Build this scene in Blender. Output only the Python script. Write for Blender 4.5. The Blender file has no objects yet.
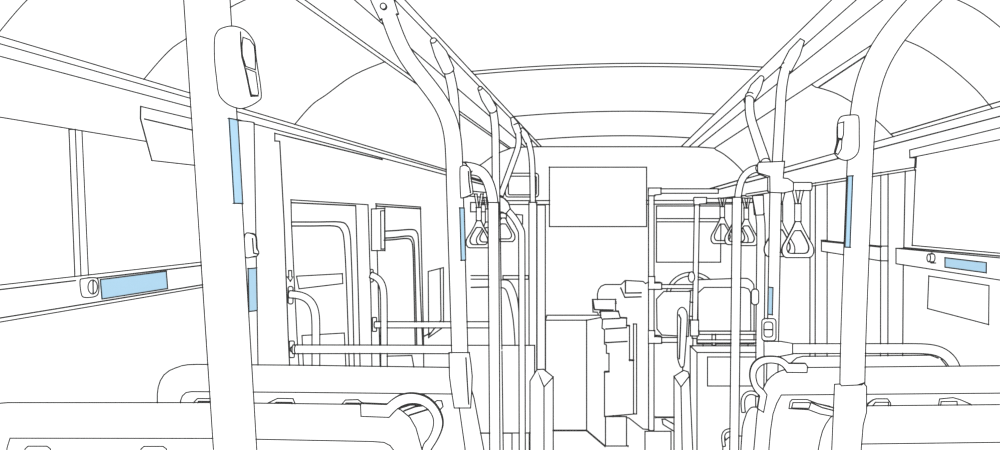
import bpy, bmesh, math
from mathutils import Vector, Matrix
sc = bpy.context.scene
COL = sc.collection
# ------------------------------------------------------------------ camera
F = 700.0                       # focal length in pixels of the 1000 px wide frame
VX, VY = 608.0, 218.0           # where lines running along the bus meet
PITCH = math.radians(6.0)
EYE = 1.75
cp, sp, tp = math.cos(PITCH), math.sin(PITCH), math.tan(PITCH)
cam_d = bpy.data.cameras.new('camera')
cam = bpy.data.objects.new('camera', cam_d)
COL.objects.link(cam)
cam.location = (0, 0, EYE)
cam.rotation_euler = (math.radians(90) - PITCH, 0, 0)
cam_d.sensor_width = 36.0
cam_d.lens = 36.0 * F / 1000.0
cam_d.shift_x = (500 - VX) / 1000.0
cam_d.shift_y = (VY + F * tp - 225) / 1000.0
cam_d.clip_start = 0.02
sc.camera = cam

def ray(x, y):
    """Direction of a measured point, x right, y along the bus, z up."""
    a, d = x - VX, y - VY
    return Vector((a, F / cp - d * sp, -d * cp))
def P(x, y, Y):                 # point at distance Y along the bus
    r = ray(x, y); k = Y / r.y
    return Vector((r.x * k, Y, EYE + r.z * k))
def PX(x, y, X):                # point on the side plane X
    r = ray(x, y); k = X / r.x
    return Vector((X, r.y * k, EYE + r.z * k))
def PZ(x, y, z):                # point on the level plane at height z above the eye
    r = ray(x, y); k = z / r.z
    return Vector((r.x * k, r.y * k, EYE + z))
def kY(y, Y): return Y / ray(0, y).y
def oblique(x): return 1 / math.sqrt(1 + ((x - VX) / F) ** 2)   # round tubes look wider towards the frame's sides

# --------------------------------------------------------------- materials
def mat(name, rgb, rough=0.6, bump=0.0):
    m = bpy.data.materials.new(name); m.use_nodes = True
    nt = m.node_tree; b = nt.nodes['Principled BSDF']
    b.inputs['Base Color'].default_value = (*rgb, 1)
    b.inputs['Roughness'].default_value = rough
    b.inputs['Specular IOR Level'].default_value = 0.0 
    n = nt.nodes.new('ShaderNodeTexNoise'); n.inputs['Scale'].default_value = 60
    r = nt.nodes.new('ShaderNodeMapRange')
    r.inputs['To Min'].default_value = max(0, rough - .05); r.inputs['To Max'].default_value = min(1, rough + .05)
    nt.links.new(n.outputs['Fac'], r.inputs['Value']); nt.links.new(r.outputs['Result'], b.inputs['Roughness'])
    return m
WHITE = mat('white_panel', (.995, .995, .995), .7)
METAL = mat('white_enamel_tube', (.995, .995, .995), .6)
SOFT = mat('white_seat_fabric', (.995, .995, .995), .9)
BLUE = mat('light_blue_film', (.385, .592, .745), .8)
GLASS = bpy.data.materials.new('clear_glass'); GLASS.use_nodes = True
nt = GLASS.node_tree; nt.nodes.clear()
o_ = nt.nodes.new('ShaderNodeOutputMaterial'); mx = nt.nodes.new('ShaderNodeMixShader')
tr = nt.nodes.new('ShaderNodeBsdfTransparent'); tl = nt.nodes.new('ShaderNodeBsdfTranslucent')
tl.inputs['Color'].default_value = (1, 1, 1, 1); mx.inputs[0].default_value = .25
nt.links.new(tr.outputs[0], mx.inputs[1]); nt.links.new(tl.outputs[0], mx.inputs[2]); nt.links.new(mx.outputs[0], o_.inputs[0])

# ----------------------------------------------------------------- objects
def origin_of(o):
    v = Vector((0, 0, 0))
    while o is not None:
        v += o.location; o = o.parent
    return v
def thing(name, label, cat, loc, group=None):
    o = bpy.data.objects.new(name, None); COL.objects.link(o)
    o.empty_display_size = .05
    o.location = loc; o['label'] = label; o['category'] = cat
    if group: o['group'] = group
    return o
def mark(bm, ang=35):
    lay = bm.edges.layers.int.get('ink') or bm.edges.layers.int.new('ink')
    lim = math.radians(ang)
    for e in bm.edges:
        if len(e.link_faces) == 2 and e.calc_face_angle(0) > lim: e[lay] = 1
    return lay
def obj(name, bm, m=None, parent=None, label=None, cat=None, group=None, kind=None, ang=35, automark=True, smooth=True, recalc=True):
    if recalc: bmesh.ops.recalc_face_normals(bm, faces=bm.faces)
    if automark: mark(bm, ang)
    base = origin_of(parent) if parent else Vector((0, 0, 0))
    own = Vector((0, 0, 0))
    if not parent and not kind:
        xs = [v.co for v in bm.verts]
        own = Vector((sum(v.x for v in xs) / len(xs), sum(v.y for v in xs) / len(xs), min(v.z for v in xs)))
    for v in bm.verts: v.co -= base + own
    if smooth:
        for f in bm.faces: f.smooth = len(f.verts) <= 4
        for e in bm.edges:
            if len(e.link_faces) == 2 and e.calc_face_angle(0) > math.radians(35): e.smooth = False
    lay = bm.edges.layers.int.get('ink'); marks = [e[lay] for e in bm.edges] if lay else []
    me = bpy.data.meshes.new(name); bm.to_mesh(me); bm.free()
    for i, v in enumerate(marks):
        if v: me.edges[i].use_freestyle_mark = True
    me.materials.append(m or WHITE)
    o = bpy.data.objects.new(name, me); COL.objects.link(o)
    if parent: o.parent = parent
    else: o.location = own
    if label: o['label'] = label
    if cat: o['category'] = cat
    if group: o['group'] = group
    if kind: o['kind'] = kind
    return o

def sm(pts, n=6, closed=False):
    """Catmull-Rom through points of any length."""
    pts = [Vector(p) for p in pts]; N = len(pts); out = []
    rng = range(N if closed else N - 1)
    for i in rng:
        if closed: p0, p1, p2, p3 = pts[i - 1], pts[i], pts[(i + 1) % N], pts[(i + 2) % N]
        else: p0, p1, p2, p3 = pts[max(i - 1, 0)], pts[i], pts[i + 1], pts[min(i + 2, N - 1)]
        for j in range(n):
            t = j / n
            out.append(.5 * ((2 * p1) + (p2 - p0) * t + (2 * p0 - 5 * p1 + 4 * p2 - p3) * t * t + (3 * p1 - p0 - 3 * p2 + p3) * t ** 3))
    if not closed: out.append(pts[-1])
    return out
def rrect(x0, y0, x1, y1, r, n=5):
    out = []
    for cx, cy, a0 in ((x1 - r, y0 + r, -90), (x1 - r, y1 - r, 0), (x0 + r, y1 - r, 90), (x0 + r, y0 + r, 180)):
        for j in range(n + 1):
            a = math.radians(a0 + 90 * j / n); out.append((cx + r * math.cos(a), cy + r * math.sin(a)))
    return out
def ell(cx, cy, rx, ry, n=20): return [(cx + rx * math.cos(2 * math.pi * i / n), cy + ry * math.sin(2 * math.pi * i / n)) for i in range(n)]

def sweep(path, rad, closed=False, seg=28, flat=1.0, up=None, caps=True, dome=0):
    """Tube along a 3D path; rad number or list; flat squashes it across the direction up."""
    bm = bmesh.new(); N = len(path); rings = []
    rs = rad if isinstance(rad, (list, tuple)) else [rad] * N
    T = []
    for i in range(N):
        a = path[i - 1] if (i > 0 or closed) else path[i]
        b = path[(i + 1) % N] if (i < N - 1 or closed) else path[i]
        T.append((b - a).normalized())
    ref = Vector(up) if up else Vector((0, 1, 0))
    if not up and abs(T[0].dot(ref)) > .9: ref = Vector((0, 0, 1))
    u = (ref - T[0] * ref.dot(T[0])).normalized()
    for i in range(N):
        if up: u = (Vector(up) - T[i] * Vector(up).dot(T[i])).normalized()
        else: u = (u - T[i] * u.dot(T[i])).normalized()
        w = T[i].cross(u)
        rings.append([bm.verts.new(path[i] + u * (rs[i] * flat * math.cos(2 * math.pi * k / seg)) + w * (rs[i] * math.sin(2 * math.pi * k / seg))) for k in range(seg)])
    for i in range(N if closed else N - 1):
        A, B = rings[i], rings[(i + 1) % N]
        for k in range(seg): bm.faces.new((A[k], A[(k + 1) % seg], B[(k + 1) % seg], B[k]))
    if not closed and caps: bm.faces.new(rings[0]); bm.faces.new(rings[-1])
    return bm
def even(path, step, rounds=16):
    """evenly spaced, lightly relaxed copy of an open path"""
    L_ = [0]
    for a, b in zip(path, path[1:]): L_.append(L_[-1] + (b - a).length)
    n = max(4, min(120, int(L_[-1] / step))); out = []; j = 0
    for i in range(n + 1):
        t = L_[-1] * i / n
        while j < len(path) - 2 and L_[j + 1] < t: j += 1
        seg = L_[j + 1] - L_[j]; out.append(path[j].lerp(path[j + 1], (t - L_[j]) / seg if seg else 0))
    for _ in range(rounds): out = [out[0]] + [(out[i - 1] + out[i] * 2 + out[i + 1]) / 4 for i in range(1, len(out) - 1)] + [out[-1]]
    return out
def tubepx(pts, w=None, r=None, n=6, closed=False, **kw):
    """pts (x, y, Y); w: width in the picture of its first point, sets the real radius."""
    P3 = [P(*p) for p in pts]
    if r is None: r = w / 2 * kY(pts[0][1], pts[0][2]) * oblique(pts[0][0])
    path = even(sm(P3, n, closed), r * .8) if n > 1 and len(P3) > 2 else P3
    return sweep(path, r, closed, **kw)
def prism3(front, back):
    bm = bmesh.new()
    A = [bm.verts.new(p) for p in front]; B = [bm.verts.new(p) for p in back]; N = len(A)
    bm.faces.new(A); bm.faces.new(list(reversed(B)))
    for i in range(N): bm.faces.new((A[i], B[i], B[(i + 1) % N], A[(i + 1) % N]))
    return bm
def slab(pts, Y, d=.01, back=False):
    """Plate facing the rear of the bus: outline measured at distance Y, thickness d along the bus."""
    f = [P(x, y, Y) for x, y in pts]
    s = Vector((0, -d if back else d, 0)); b = [p + s for p in f]
    if back: return prism3(b, f)
    xs = [p.x for p in f]; zs = [p.z for p in f]                # edges chamfer inwards towards the far side
    cx, cz = (min(xs) + max(xs)) / 2, (min(zs) + max(zs)) / 2; hx, hz = (max(xs) - min(xs)) / 2, (max(zs) - min(zs)) / 2
    e = .00045 * Y
    ix = min(.62 * hx, d / Y * max(abs(min(xs)), abs(max(xs))) + e); iz = min(.62 * hz, d / Y * max(abs(min(zs) - EYE), abs(max(zs) - EYE)) + e)
    b = [Vector((cx + (p.x - cx) * (1 - ix / hx), p.y + d, cz + (p.z - cz) * (1 - iz / hz))) for p in f]
    return prism3(f, b)
def wallslab(pts, X, d=.01):
    """Plate on a side wall, its face at X, going d into the wall."""
    f = [PX(x, y, X) for x, y in pts]; s = Vector((math.copysign(d, X), 0, 0))
    return prism3(f, [p + s for p in f])
def seam3(path, nrm, w=None, t=None):
    """Thin raised bead along a 3D path lying on a surface with normal nrm."""
    bm = bmesh.new(); n = Vector(nrm); rings = []
    for i, p in enumerate(path):
        w = .00016 * p.y; t = .0003 * p.y
        T = (path[min(i + 1, len(path) - 1)] - path[max(i - 1, 0)]).normalized(); s = T.cross(n).normalized() * w
        rings.append([bm.verts.new(q) for q in (p - s - n * .003, p - s + n * t, p + s + n * t, p + s - n * .003)])
    for A, B in zip(rings, rings[1:]):
        for k in range(4): bm.faces.new((A[k], A[(k + 1) % 4], B[(k + 1) % 4], B[k]))
    bm.faces.new(rings[0]); bm.faces.new(rings[-1])
    return bm
def seam(pts, Y, **kw): return seam3([P(x, y, Y) for x, y in pts], (0, -1, 0), **kw)
def wseam(pts, X, **kw): return seam3([PX(x, y, X) for x, y in pts], (-math.copysign(1, X), 0, 0), **kw)
def boxm(x0, y0, z0, x1, y1, z1):
    f = [Vector(p) for p in ((x0, y0, z0), (x1, y0, z0), (x1, y0, z1), (x0, y0, z1))]
    return prism3(f, [p + Vector((0, y1 - y0, 0)) for p in f])
def S(name, bm, m=None, **kw): return obj(name, bm, m, kind='structure', **kw)
def loft(a, b):                 # box from rectangle a (4 points) to rectangle b
    return prism3(a, b)
def qpole(p, q, r0, r1=None, seg=28): return sweep([p, q], [r0, r1 if r1 is not None else r0], seg=seg)

# ================================================================== SETTING
YF, Y0, XW = 5.84, -.35, 1.15
# ceiling and coves: one cross section carried along the bus, with its seams marked
def sheet(name, prof, ys, seams=(), rows=(), thick=.02, out=(0, 0, 1), kmax=999):
    """prof: list of (x, z) ; ys: list of stations, each (Yfirst, Ylast) ; seams: station indices drawn ; rows: profile indices drawn"""
    bm = bmesh.new(); lay = bm.edges.layers.int.new('ink'); N = len(prof); G = []
    for (ya, yb) in ys:
        G.append([bm.verts.new((x, ya + (yb - ya) * i / max(N - 1, 1), EYE + (z if ya < YF or name != 'ceiling' else .582))) for i, (x, z) in enumerate(prof)])
    for i in range(len(G) - 1):
        for k in range(N - 1): bm.faces.new((G[i][k], G[i][k + 1], G[i + 1][k + 1], G[i + 1][k]))
    bm.verts.index_update(); bm.edges.ensure_lookup_table()
    for i in seams:
        for k in range(min(N - 1, kmax)): bm.edges.get((G[i][k], G[i][k + 1]))[lay] = 1
    for k in rows:
        for i in range(len(G) - 1): bm.edges.get((G[i][k], G[i + 1][k]))[lay] = 1
    # give it its thickness away from the room
    o = Vector(out) * thick
    geom = bmesh.ops.extrude_face_region(bm, geom=bm.faces[:])
    nv = [g for g in geom['geom'] if isinstance(g, bmesh.types.BMVert)]
    ne = [g for g in geom['geom'] if isinstance(g, bmesh.types.BMEdge)]
    for v in nv: v.co += o
    for e in ne: e[lay] = 0
    return S(name, bm, WHITE, automark=False, smooth=False)
def fine(p, n=3): return [tuple(v) for v in sm(p, n)]
LC = fine([(-1.15, .342), (-1.111, .385), (-1.074, .42), (-1.03, .448), (-.957, .50), (-.895, .533), (-.812, .565)])
RC = fine([(.888, .556), (.93, .535), (.975, .505), (1.043, .449), (1.11, .382), (1.15, .326)])
LI = [(-.812, .565), (-.799, .572), (-.678, .580), (-.572, .582), (-.545, .582)]
RI = [(.600, .582), (.664, .580), (.735, .580), (.873, .570)]
L = LC[:-1] + LI; Rr = RI + RC
mid = []
for i in range(13):
    t = i / 12; mid.append((-.545 + 1.145 * t, .582 + .022 * 4 * t * (1 - t)))
ys_c = [(Y0, Y0), (.25, .25), (2.87, 2.79), (2.93, 2.85), (4.12, 4.02), (5.33, 5.20), (YF, YF)]
sheet('ceiling', mid, ys_c, seams=(2, 3, 4, 5, 6), rows=(0, 12))
sheet('trim_1', LI, [(Y0, Y0), (.25, .25), (2.8, 2.8), (YF, YF)], rows=(0, 1, 2, 3), seams=(3,))
sheet('trim_2', list(reversed(Rr)), [(Y0, Y0), (.25, .25), (1.84, 1.86), (2.14, 2.26), (2.87, 3.12), (YF, YF)], seams=(2, 3, 4, 5), kmax=len(RC), rows=(0, len(Rr) - 4, len(Rr) - 3, len(Rr) - 2), out=(.4, 0, .9))
S('trim_2', seam3([PX(819, 87, .881), PX(880, 46.5, .881)], (-.7, 0, -.7)))
sheet('trim_3', LC, [(Y0, Y0), (.25, .25), (1.36, 1.37), (1.78, 1.79), (2.62, 2.62), (YF, YF)], seams=(2, 3, 4, 5), rows=(0,), out=(-.6, 0, .8))
# ceiling of the front end and the front wall
S('floor', boxm(-XW - .02, Y0, -.05, XW + .02, YF + .02, 0), automark=False)
S('floor_platform', boxm(-XW, Y0, .001, XW, 2.15, .30))

# walls with openings, built of strips along the bus (z relative to the eye)
def wall(name, X, holes, top):
    """one sheet with openings (ya, yb, za, zb), 4 cm thick"""
    ys = sorted({Y0, .25, .8, 1.4, 4.6, YF + .03, *[h[0] for h in holes], *[h[1] for h in holes]})
    zs = sorted({-1.75, top, *[h[2] for h in holes], *[h[3] for h in holes]})
    bm = bmesh.new(); V = {(y, z): bm.verts.new((X, y, EYE + z)) for y in ys for z in zs}
    for ya, yb in zip(ys, ys[1:]):
        for za, zb in zip(zs, zs[1:]):
            if any(h[0] <= ya and yb <= h[1] and h[2] <= za and zb <= h[3] for h in holes): continue
            bm.faces.new((V[ya, za], V[yb, za], V[yb, zb], V[ya, zb]))
    g = bmesh.ops.extrude_face_region(bm, geom=bm.faces[:])
    for v in g['geom']:
        if isinstance(v, bmesh.types.BMVert): v.co.x += math.copysign(.04, X)
    return S(name, bm, WHITE, automark=False, smooth=False)
WL1 = (Y0, 2.02, -.140, .190)
wall('wall_left', -XW, [WL1], .345)
WR1 = (Y0, 2.655, -.103, .240); WR2 = (2.98, 3.66, -.90, .1845)
wall('wall_right', XW, [WR1, (3.05, 3.60, -.80, .150)], .338)
# front wall: top follows the ceiling profile
prof = [(x, z) for x, z in L] + [(x, .582) for x, z in mid[1:-1]] + Rr
fw = [Vector((x, YF, EYE + z)) for x, z in prof] + [Vector((1.18, YF, EYE + .326)), Vector((1.18, YF, -.04)), Vector((-1.18, YF, -.04)), Vector((-1.18, YF, EYE + .342))]
S('wall_front', prism3(fw, [p + Vector((0, .04, 0)) for p in fw]), WHITE, automark=False)

# --- left wall trims (raised a few millimetres)
WT = .004
def wtrim(name, pts, side=-1, d=.02, t=WT, m=None, **kw): return S(name, wallslab(pts, side * (XW - t), d), m, **kw)
def band(x0, ya0, yb0, x1, ya1, yb1): return [(x0, ya0), (x1, ya1), (x1, yb1), (x0, yb0)]
wtrim('trim_5', [(-60, 26.6), (475, 179.8), (475, 182.7), (-60, 40.3)])          # rail under the cove, lines B and C
wtrim('trim_5', [(-60, 291.8), (-60, 332.4), (209, 286.2), (209, 261.2)], t=.020, d=.05)
S('trim_5', wseam([(-20, 292), (205, 265)], -(XW - .020)))
S('trim_5', wseam([(-20, 321.3), (205, 284.3)], -(XW - .020)))
# near left window: mullions and pane
def pane(name, X, ya, yb, za, zb):
    bm = bmesh.new(); ys = [y for y in (ya, .25, .9, 1.5, yb) if ya <= y <= yb]; x1 = X + .004; R_ = []
    for y in ys: R_.append([bm.verts.new(c) for c in ((X, y, EYE + za), (x1, y, EYE + za), (x1, y, EYE + zb), (X, y, EYE + zb))])
    for A, B in zip(R_, R_[1:]):
        for k in range(4): bm.faces.new((A[k], A[(k + 1) % 4], B[(k + 1) % 4], B[k]))
    bm.faces.new(R_[0]); bm.faces.new(R_[-1])
    o = S(name, bm, GLASS, automark=False, smooth=False); return o
w1 = pane('window_1', -XW - .006, *WL1)
def wchild(name, pts, X, parent, d=.02): return obj(name, wallslab(pts, X, d), WHITE, parent)
wchild('window_mullion', [(69, 129.5), (75.3, 129.5), (81, 277), (75, 278)], -1.1503, w1, .0003)
wchild('window_mullion', [(75.3, 129.5), (82, 131), (88.5, 275.5), (81, 277)], -1.1503, w1, .0003)
# pillar / door header
S('trim_6', wseam([(382, 159.6), (274.6, 133.4), (274.6, 141), (279.5, 141.2), (284, 224), (288, 336), (291, 400)], -XW))
d1 = S('door_1', wallslab([(291, 199.8), (368, 204.7), (371, 300), (372.5, 410), (302, 410), (297, 336), (291.5, 224)], -(XW - .0015), .01), WHITE)
def dseam(name, pts, par): return obj(name, wseam(pts, -(XW - .0015)), WHITE, par)
dseam('panel_joint', [(291.3, 202.7), (355.5, 205.7), (358, 290), (361, 410)], d1)
g1 = sm([(292.2, 222), (316, 222), (340, 222), (347, 226), (350, 236), (351, 256), (352.5, 300), (355, 410)], 4)
dseam('glass_gasket', [tuple(p) for p in g1], d1)
g2 = sm([(292.5, 226), (312, 226), (334, 226), (341, 230), (344, 242), (346.5, 290), (350.5, 410)], 4)
dseam('glass_gasket', [tuple(p) for p in g2], d1)
obj('notice', wallslab([(296.5, 276.2), (342.3, 273.7), (342.8, 283.5), (299, 288.8)], -(XW - .003), .01), WHITE, d1)
obj('lower_panel', wallslab([(302, 335.5), (344.3, 333), (347.5, 400), (305, 400)], -(XW - .003), .01), WHITE, d1)
arrow = [(288.6, 270.5), (291.6, 270.5), (291.8, 277), (293, 277), (290.4, 281.3), (287.4, 277), (288.8, 277)]
obj('arrow_mark', wallslab(arrow, -(XW - .001), .004), WHITE, d1, label='small outlined arrow pointing down')
# door 2
d2 = S('door_2', wallslab([(376, 203.8), (420.5, 207), (423.5, 336), (424, 400), (381, 400)], -(XW - .0015), .02), WHITE)
g3 = sm([(378, 231.5), (396, 230.5), (411, 229.5), (416.5, 232), (418.3, 242), (420, 290), (422.5, 345)], 4)
dseam('glass_gasket', [tuple(p) for p in g3], d2)
g4 = sm([(378, 238.3), (393, 237.6), (408, 236), (412.8, 239), (414.3, 250), (415.4, 290), (416.6, 345)], 4)
dseam('glass_gasket', [tuple(p) for p in g4], d2)
g5 = sm([(378, 240.5), (392, 239.8), (406.5, 238.5), (411.3, 241.5), (412.8, 252), (413.8, 290), (415, 345)], 4)
dseam('glass_gasket', [tuple(p) for p in g5], d2)
obj('door_lock', wallslab([(386, 356.2), (411.8, 355.5), (414, 368), (386, 368)], -(XW - .003), .01), WHITE, d2)
dseam('door_head', [(377, 206.1), (420.3, 208.8)], d2)
# slanted pane beyond the second door
wtrim('window_2', [(428.2, 271.5), (443.4, 267.6), (443.6, 327), (428.7, 337.5)], t=.002)
S('trim_8', wseam([(440, 269.5), (440.8, 320), (429.5, 334.5)], -(XW - .002)))
S('trim_8', wseam([(416.5, 344), (422.5, 337), (432, 332)], -XW))
# --- right wall trims
S('trim_9', wseam([(730, 186.9), (1070, 98)], XW))
wtrim('trim_9', [(730, 196.5), (914.6, 167.3), (914.6, 170), (730, 199)], side=1)
S('trim_9', wseam([(891, 134), (1050, 86.5)], 1.141))
# near right window
w3 = pane('window_3', XW + .002, *WR1)
wchild('window_hood', [(909.6, 150), (1060, 113), (1060, 127.5), (915, 156.8), (909.9, 157.8)], XW - .012, w3, .03)
wtrim('trim_10', [(896, 248.3), (1060, 263.5), (1060, 289.5), (896, 263.7)], side=1, t=.018, d=.04)
S('trim_10', wseam([(904, 247.6), (1050, 260.4)], XW))
wtrim('trim_10', [(821.4, 240.2), (880.5, 246.1), (880.5, 260.8), (821.4, 251.2)], side=1, t=.018, d=.04)
S('trim_10', wseam([(822, 241.2), (880.5, 247)], XW - .018))
w4 = S('window_4', wallslab([(827.2, 181), (880.8, 172.5), (880.4, 430), (827, 430)], XW - .0015, .003), GLASS)
for a in (810.3, 815.6): S('trim_11', wseam([(a, 183), (a - .3, 400)], XW))
S('trim_11', wseam([(915.6, 157), (914.8, 170)], XW - .001))
for a in (888.3,): S('trim_11', wseam([(a, 174), (a - .3, 420)], XW - .0015))
S('trim_11', wseam([(905.5, 170.5), (904, 250)], XW - .0015))
S('trim_11', wseam([(903.5, 264), (902.5, 420)], XW - .0015))
# --- front wall: strip along the windscreen head, screen, doors and windows
def ftrim(name, pts, d=.02, t=.006, m=None, **kw): return S(name, slab(pts, YF - t, d), m, **kw)
ftrim('trim_12', [(480, 200.7), (735, 200.3), (735, 204), (480, 204.6)])
ftrim('trim_12', [(537, 205), (545.3, 205), (545.3, 440), (537, 440)], t=.012)
ftrim('trim_12', [(503, 275.6), (528.5, 275.6), (528.5, 279.2), (503, 279.2)])
ftrim('trim_12', [(462, 275.6), (490, 275.6), (490, 279.2), (462, 279.2)])
S('trim_12', seam([(462, 287.6), (490, 287)], YF - .004))
gl = sm([(500, 280), (508, 280.5), (513, 286), (517.5, 299), (519.3, 320), (520.5, 350)], 5)
gi = sm([(500, 288), (504.5, 288.5), (508, 295), (512.5, 315), (514.5, 335), (515.2, 350)], 5)
w5 = S('window_5', slab([tuple(p) for p in gl] + [(500, 350)], YF - .01, .02), WHITE)
obj('glass', slab([tuple(p) for p in gi] + [(500, 350)], YF - .016, .01), WHITE, w5)
w6 = S('window_6', slab([(656.5, 206), (721, 206), (720.6, 262.2), (656.5, 262.2)], YF - .010, .02), WHITE)
obj('window_bar', slab([(656.5, 218.6), (721, 218.6), (721, 221.8), (656.5, 221.8)], YF - .016, .01), WHITE, w6)
for q_ in ([(470, 177), (489, 182.6)], [(470, 178.4), (489, 184)], [(470, 181.2), (489, 186)], [(708.4, 189.1), (745.5, 178.2)], [(718, 189.6), (745.5, 182.2)], [(722, 198.2), (745.5, 195.4)]):
    S('trim_13', seam(q_, YF))
db = [(545.5, 320.2), (586.6, 320.2), (586.6, 436), (545.5, 436)]
A_ = [P(x, y, 5.60) for x, y in db]
B_ = [P(x, y, 5.82) for x, y in [(547, 315.2), (613, 315.2), (613, 434), (547, 434)]]
for q_ in A_[2:] + B_[2:]: q_.z = -.03
S('trim_14', prism3(A_, B_))
S('trim_14', seam3([P(545, 430.4, 5.59), P(586.6, 430.4, 5.59), P(605, 446, 5.24), P(628, 446, 5.24)], (0, 0, 1)))
ftrim('trim_12', [(470.6, 202.5), (500, 202.5), (500, 211.8), (470.6, 211.8)])
ftrim('trim_12', [(514, 214.2), (522.6, 215), (522.6, 224), (514, 224)])

# ================================================================== THINGS
def base_at(x, y, Y, z=0.0):
    p = P(x, y, Y); return Vector((p.x, p.y, z))
def part(root, name, bm, m=METAL, **kw): return obj(name, bm, m, root, **kw)
def taper(pts, ws, n=5, **kw):
    """tube whose width in the picture is given at each point"""
    P3 = [P(*p) for p in pts]; rs = [w / 2 * kY(p[1], p[2]) * oblique(p[0]) for p, w in zip(pts, ws)]
    if n > 1 and len(P3) > 2:
        path = sm(P3, n); N = len(path); rr = []
        for i in range(N):
            t = i / n; j = min(int(t), len(rs) - 2); f = t - j; rr.append(rs[j] * (1 - f) + rs[j + 1] * f)
        return sweep(path, rr, **kw)
    return sweep(P3, rs, **kw)
def down(x0, y0, x1, y1, Y, zw):
    """extend the line (x0,y0)-(x1,y1) at distance Y down to world height zw; returns picture point"""
    a, b = P(x0, y0, Y), P(x1, y1, Y); t = (zw - a.z) / (b.z - a.z); q = a + (b - a) * t
    return q
def pole3(path, r, **kw): return sweep(path, r, **kw)
def cyl(p, q, r, seg=28): return sweep([p, q], r, seg=seg)
def patch(c0, c1, Y, r, u0, u1, t=.0009, n=8):
    """film bent round a pole, from u0 to u1 across its visible width (-1 left edge, 1 right edge)"""
    bm = bmesh.new(); g = []
    for c in (c0, c1):
        c = P(c[0], c[1], Y); th = math.atan2(c.y, -c.x)
        a0, a1 = th - math.asin(u0), th - math.asin(u1)
        for rr in (r - .0005, r + t):
            g.append([bm.verts.new(c + Vector((math.cos(a0 + (a1 - a0) * i / n) * rr, -math.sin(a0 + (a1 - a0) * i / n) * rr, 0))) for i in range(n + 1)])
    a, b, c, d = g
    for i in range(n):
        for u, v in ((b, d), (d, c), (c, a), (a, b)): bm.faces.new((u[i], u[i + 1], v[i + 1], v[i]))
    for i in (0, n): bm.faces.new((a[i], b[i], d[i], c[i]))
    return bm
def film(bm, label): return obj('blue_film_strip', bm, BLUE, None, label=label, cat='sticker')
def hook(pts, Y, d=.005):
    f = [P(x, y, Y) for x, y in pts]; return prism3(f, [p + Vector((0, d, 0)) for p in f])
def ringslab(outer, inner, Y, d, c, N=56):
    """flat loop: outline and hole given in the picture, cut by rays from c"""
    def cut(poly, ang):
        dx, dy = math.cos(ang), math.sin(ang); best = None
        for i in range(len(poly)):
            (x1, y1), (x2, y2) = poly[i], poly[(i + 1) % len(poly)]; x1 -= c[0]; x2 -= c[0]; y1 -= c[1]; y2 -= c[1]
            ex, ey = x2 - x1, y2 - y1; den = dx * ey - dy * ex
            if abs(den) < 1e-9: continue
            t = (x1 * ey - y1 * ex) / den; s = (x1 * dy - y1 * dx) / den
            if t > 0 and -1e-6 <= s <= 1 + 1e-6 and (best is None or t > best): best = t
        return (c[0] + dx * best, c[1] + dy * best)
    bm = bmesh.new(); R = []
    for poly in (outer, inner):
        for dd in (0, d):
            R.append([bm.verts.new(P(*cut(poly, 2 * math.pi * i / N), Y) + Vector((0, dd, 0))) for i in range(N)])
    of, ob, inf, inb = R
    for i in range(N):
        j = (i + 1) % N
        for u, v in ((of, inf), (inf, inb), (inb, ob), (ob, of)): bm.faces.new((u[i], u[j], v[j], v[i]))
    return bm

# ------------------------------------------------ stanchion poles, left side
ZP = .30
# nearest left pole
t = thing('grab_pole', 'thickest white vertical pole, beside the hanging poster board', 'pole', base_at(216, 500, .80, ZP))
r = 22.6 * kY(218, .80) * oblique(215)
a, b = P(207.2, 0, .80), P(235.3, 448, .80)
up = a + (a - b) * ((EYE + .60 - a.z) / (a.z - b.z)); dn = a + (b - a) * ((a.z - ZP) / (a.z - b.z))
part(t, 'tube', sweep([up.lerp(dn, i / 14) for i in range(15)], r, seg=44)); part(t, 'floor_flange', cyl(dn + Vector((0, 0, .012)), dn, r * 1.7))
ax = lambda y: (207.2 + (235.3 - 207.2) * y / 448.0, y)
film(patch(ax(119.5), ax(203.5), .80, r, .6, .985), 'tall light blue strip on the thickest pole, just below its button unit')
# its button unit
def unit(label, outline, Y, d, inner=(), seams=(), cat='button', name='stop_button_unit', smooth_n=4):
    o = [tuple(p) for p in sm(outline, smooth_n, True)] if smooth_n > 1 else outline
    c = P(sum(p[0] for p in outline) / len(outline), max(p[1] for p in outline), Y)
    t = thing(name, label, cat, c)
    body = part(t, 'housing', slab(o, Y, d), WHITE, ang=50)
    for k, poly in inner: part(t, k, slab(poly, Y - .002, .004), WHITE, ang=50)
    for s_ in seams: part(t, 'housing_seam', seam(s_, Y), WHITE)
    return t
unit('large rounded push button unit on the thickest pole', [(214.5, 40), (216.5, 33), (221, 28.5), (232, 26), (243, 29), (250, 35.5), (254.7, 44), (256, 56), (258, 70), (260, 82), (261.3, 96), (259, 100.5), (250, 106), (240, 108.5), (229, 105), (221.5, 98.5), (218.3, 92), (216.5, 78), (214.6, 60)], .765, .014,
     inner=[('upper_button', [(243, 37.2), (250, 40), (254.2, 46), (255.2, 56), (255.4, 69.8), (245.8, 66.3), (242.3, 55), (242, 46)]),
            ('lower_button', [(246.3, 68.5), (255.7, 72.3), (258.5, 93), (258, 95.5), (251.5, 94.8), (248.8, 84)])],
     seams=[[(240.6, 32), (241, 45), (242, 57), (245, 68), (248, 82), (250.5, 94.5), (251.2, 96.3), (258, 96)]])

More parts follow.
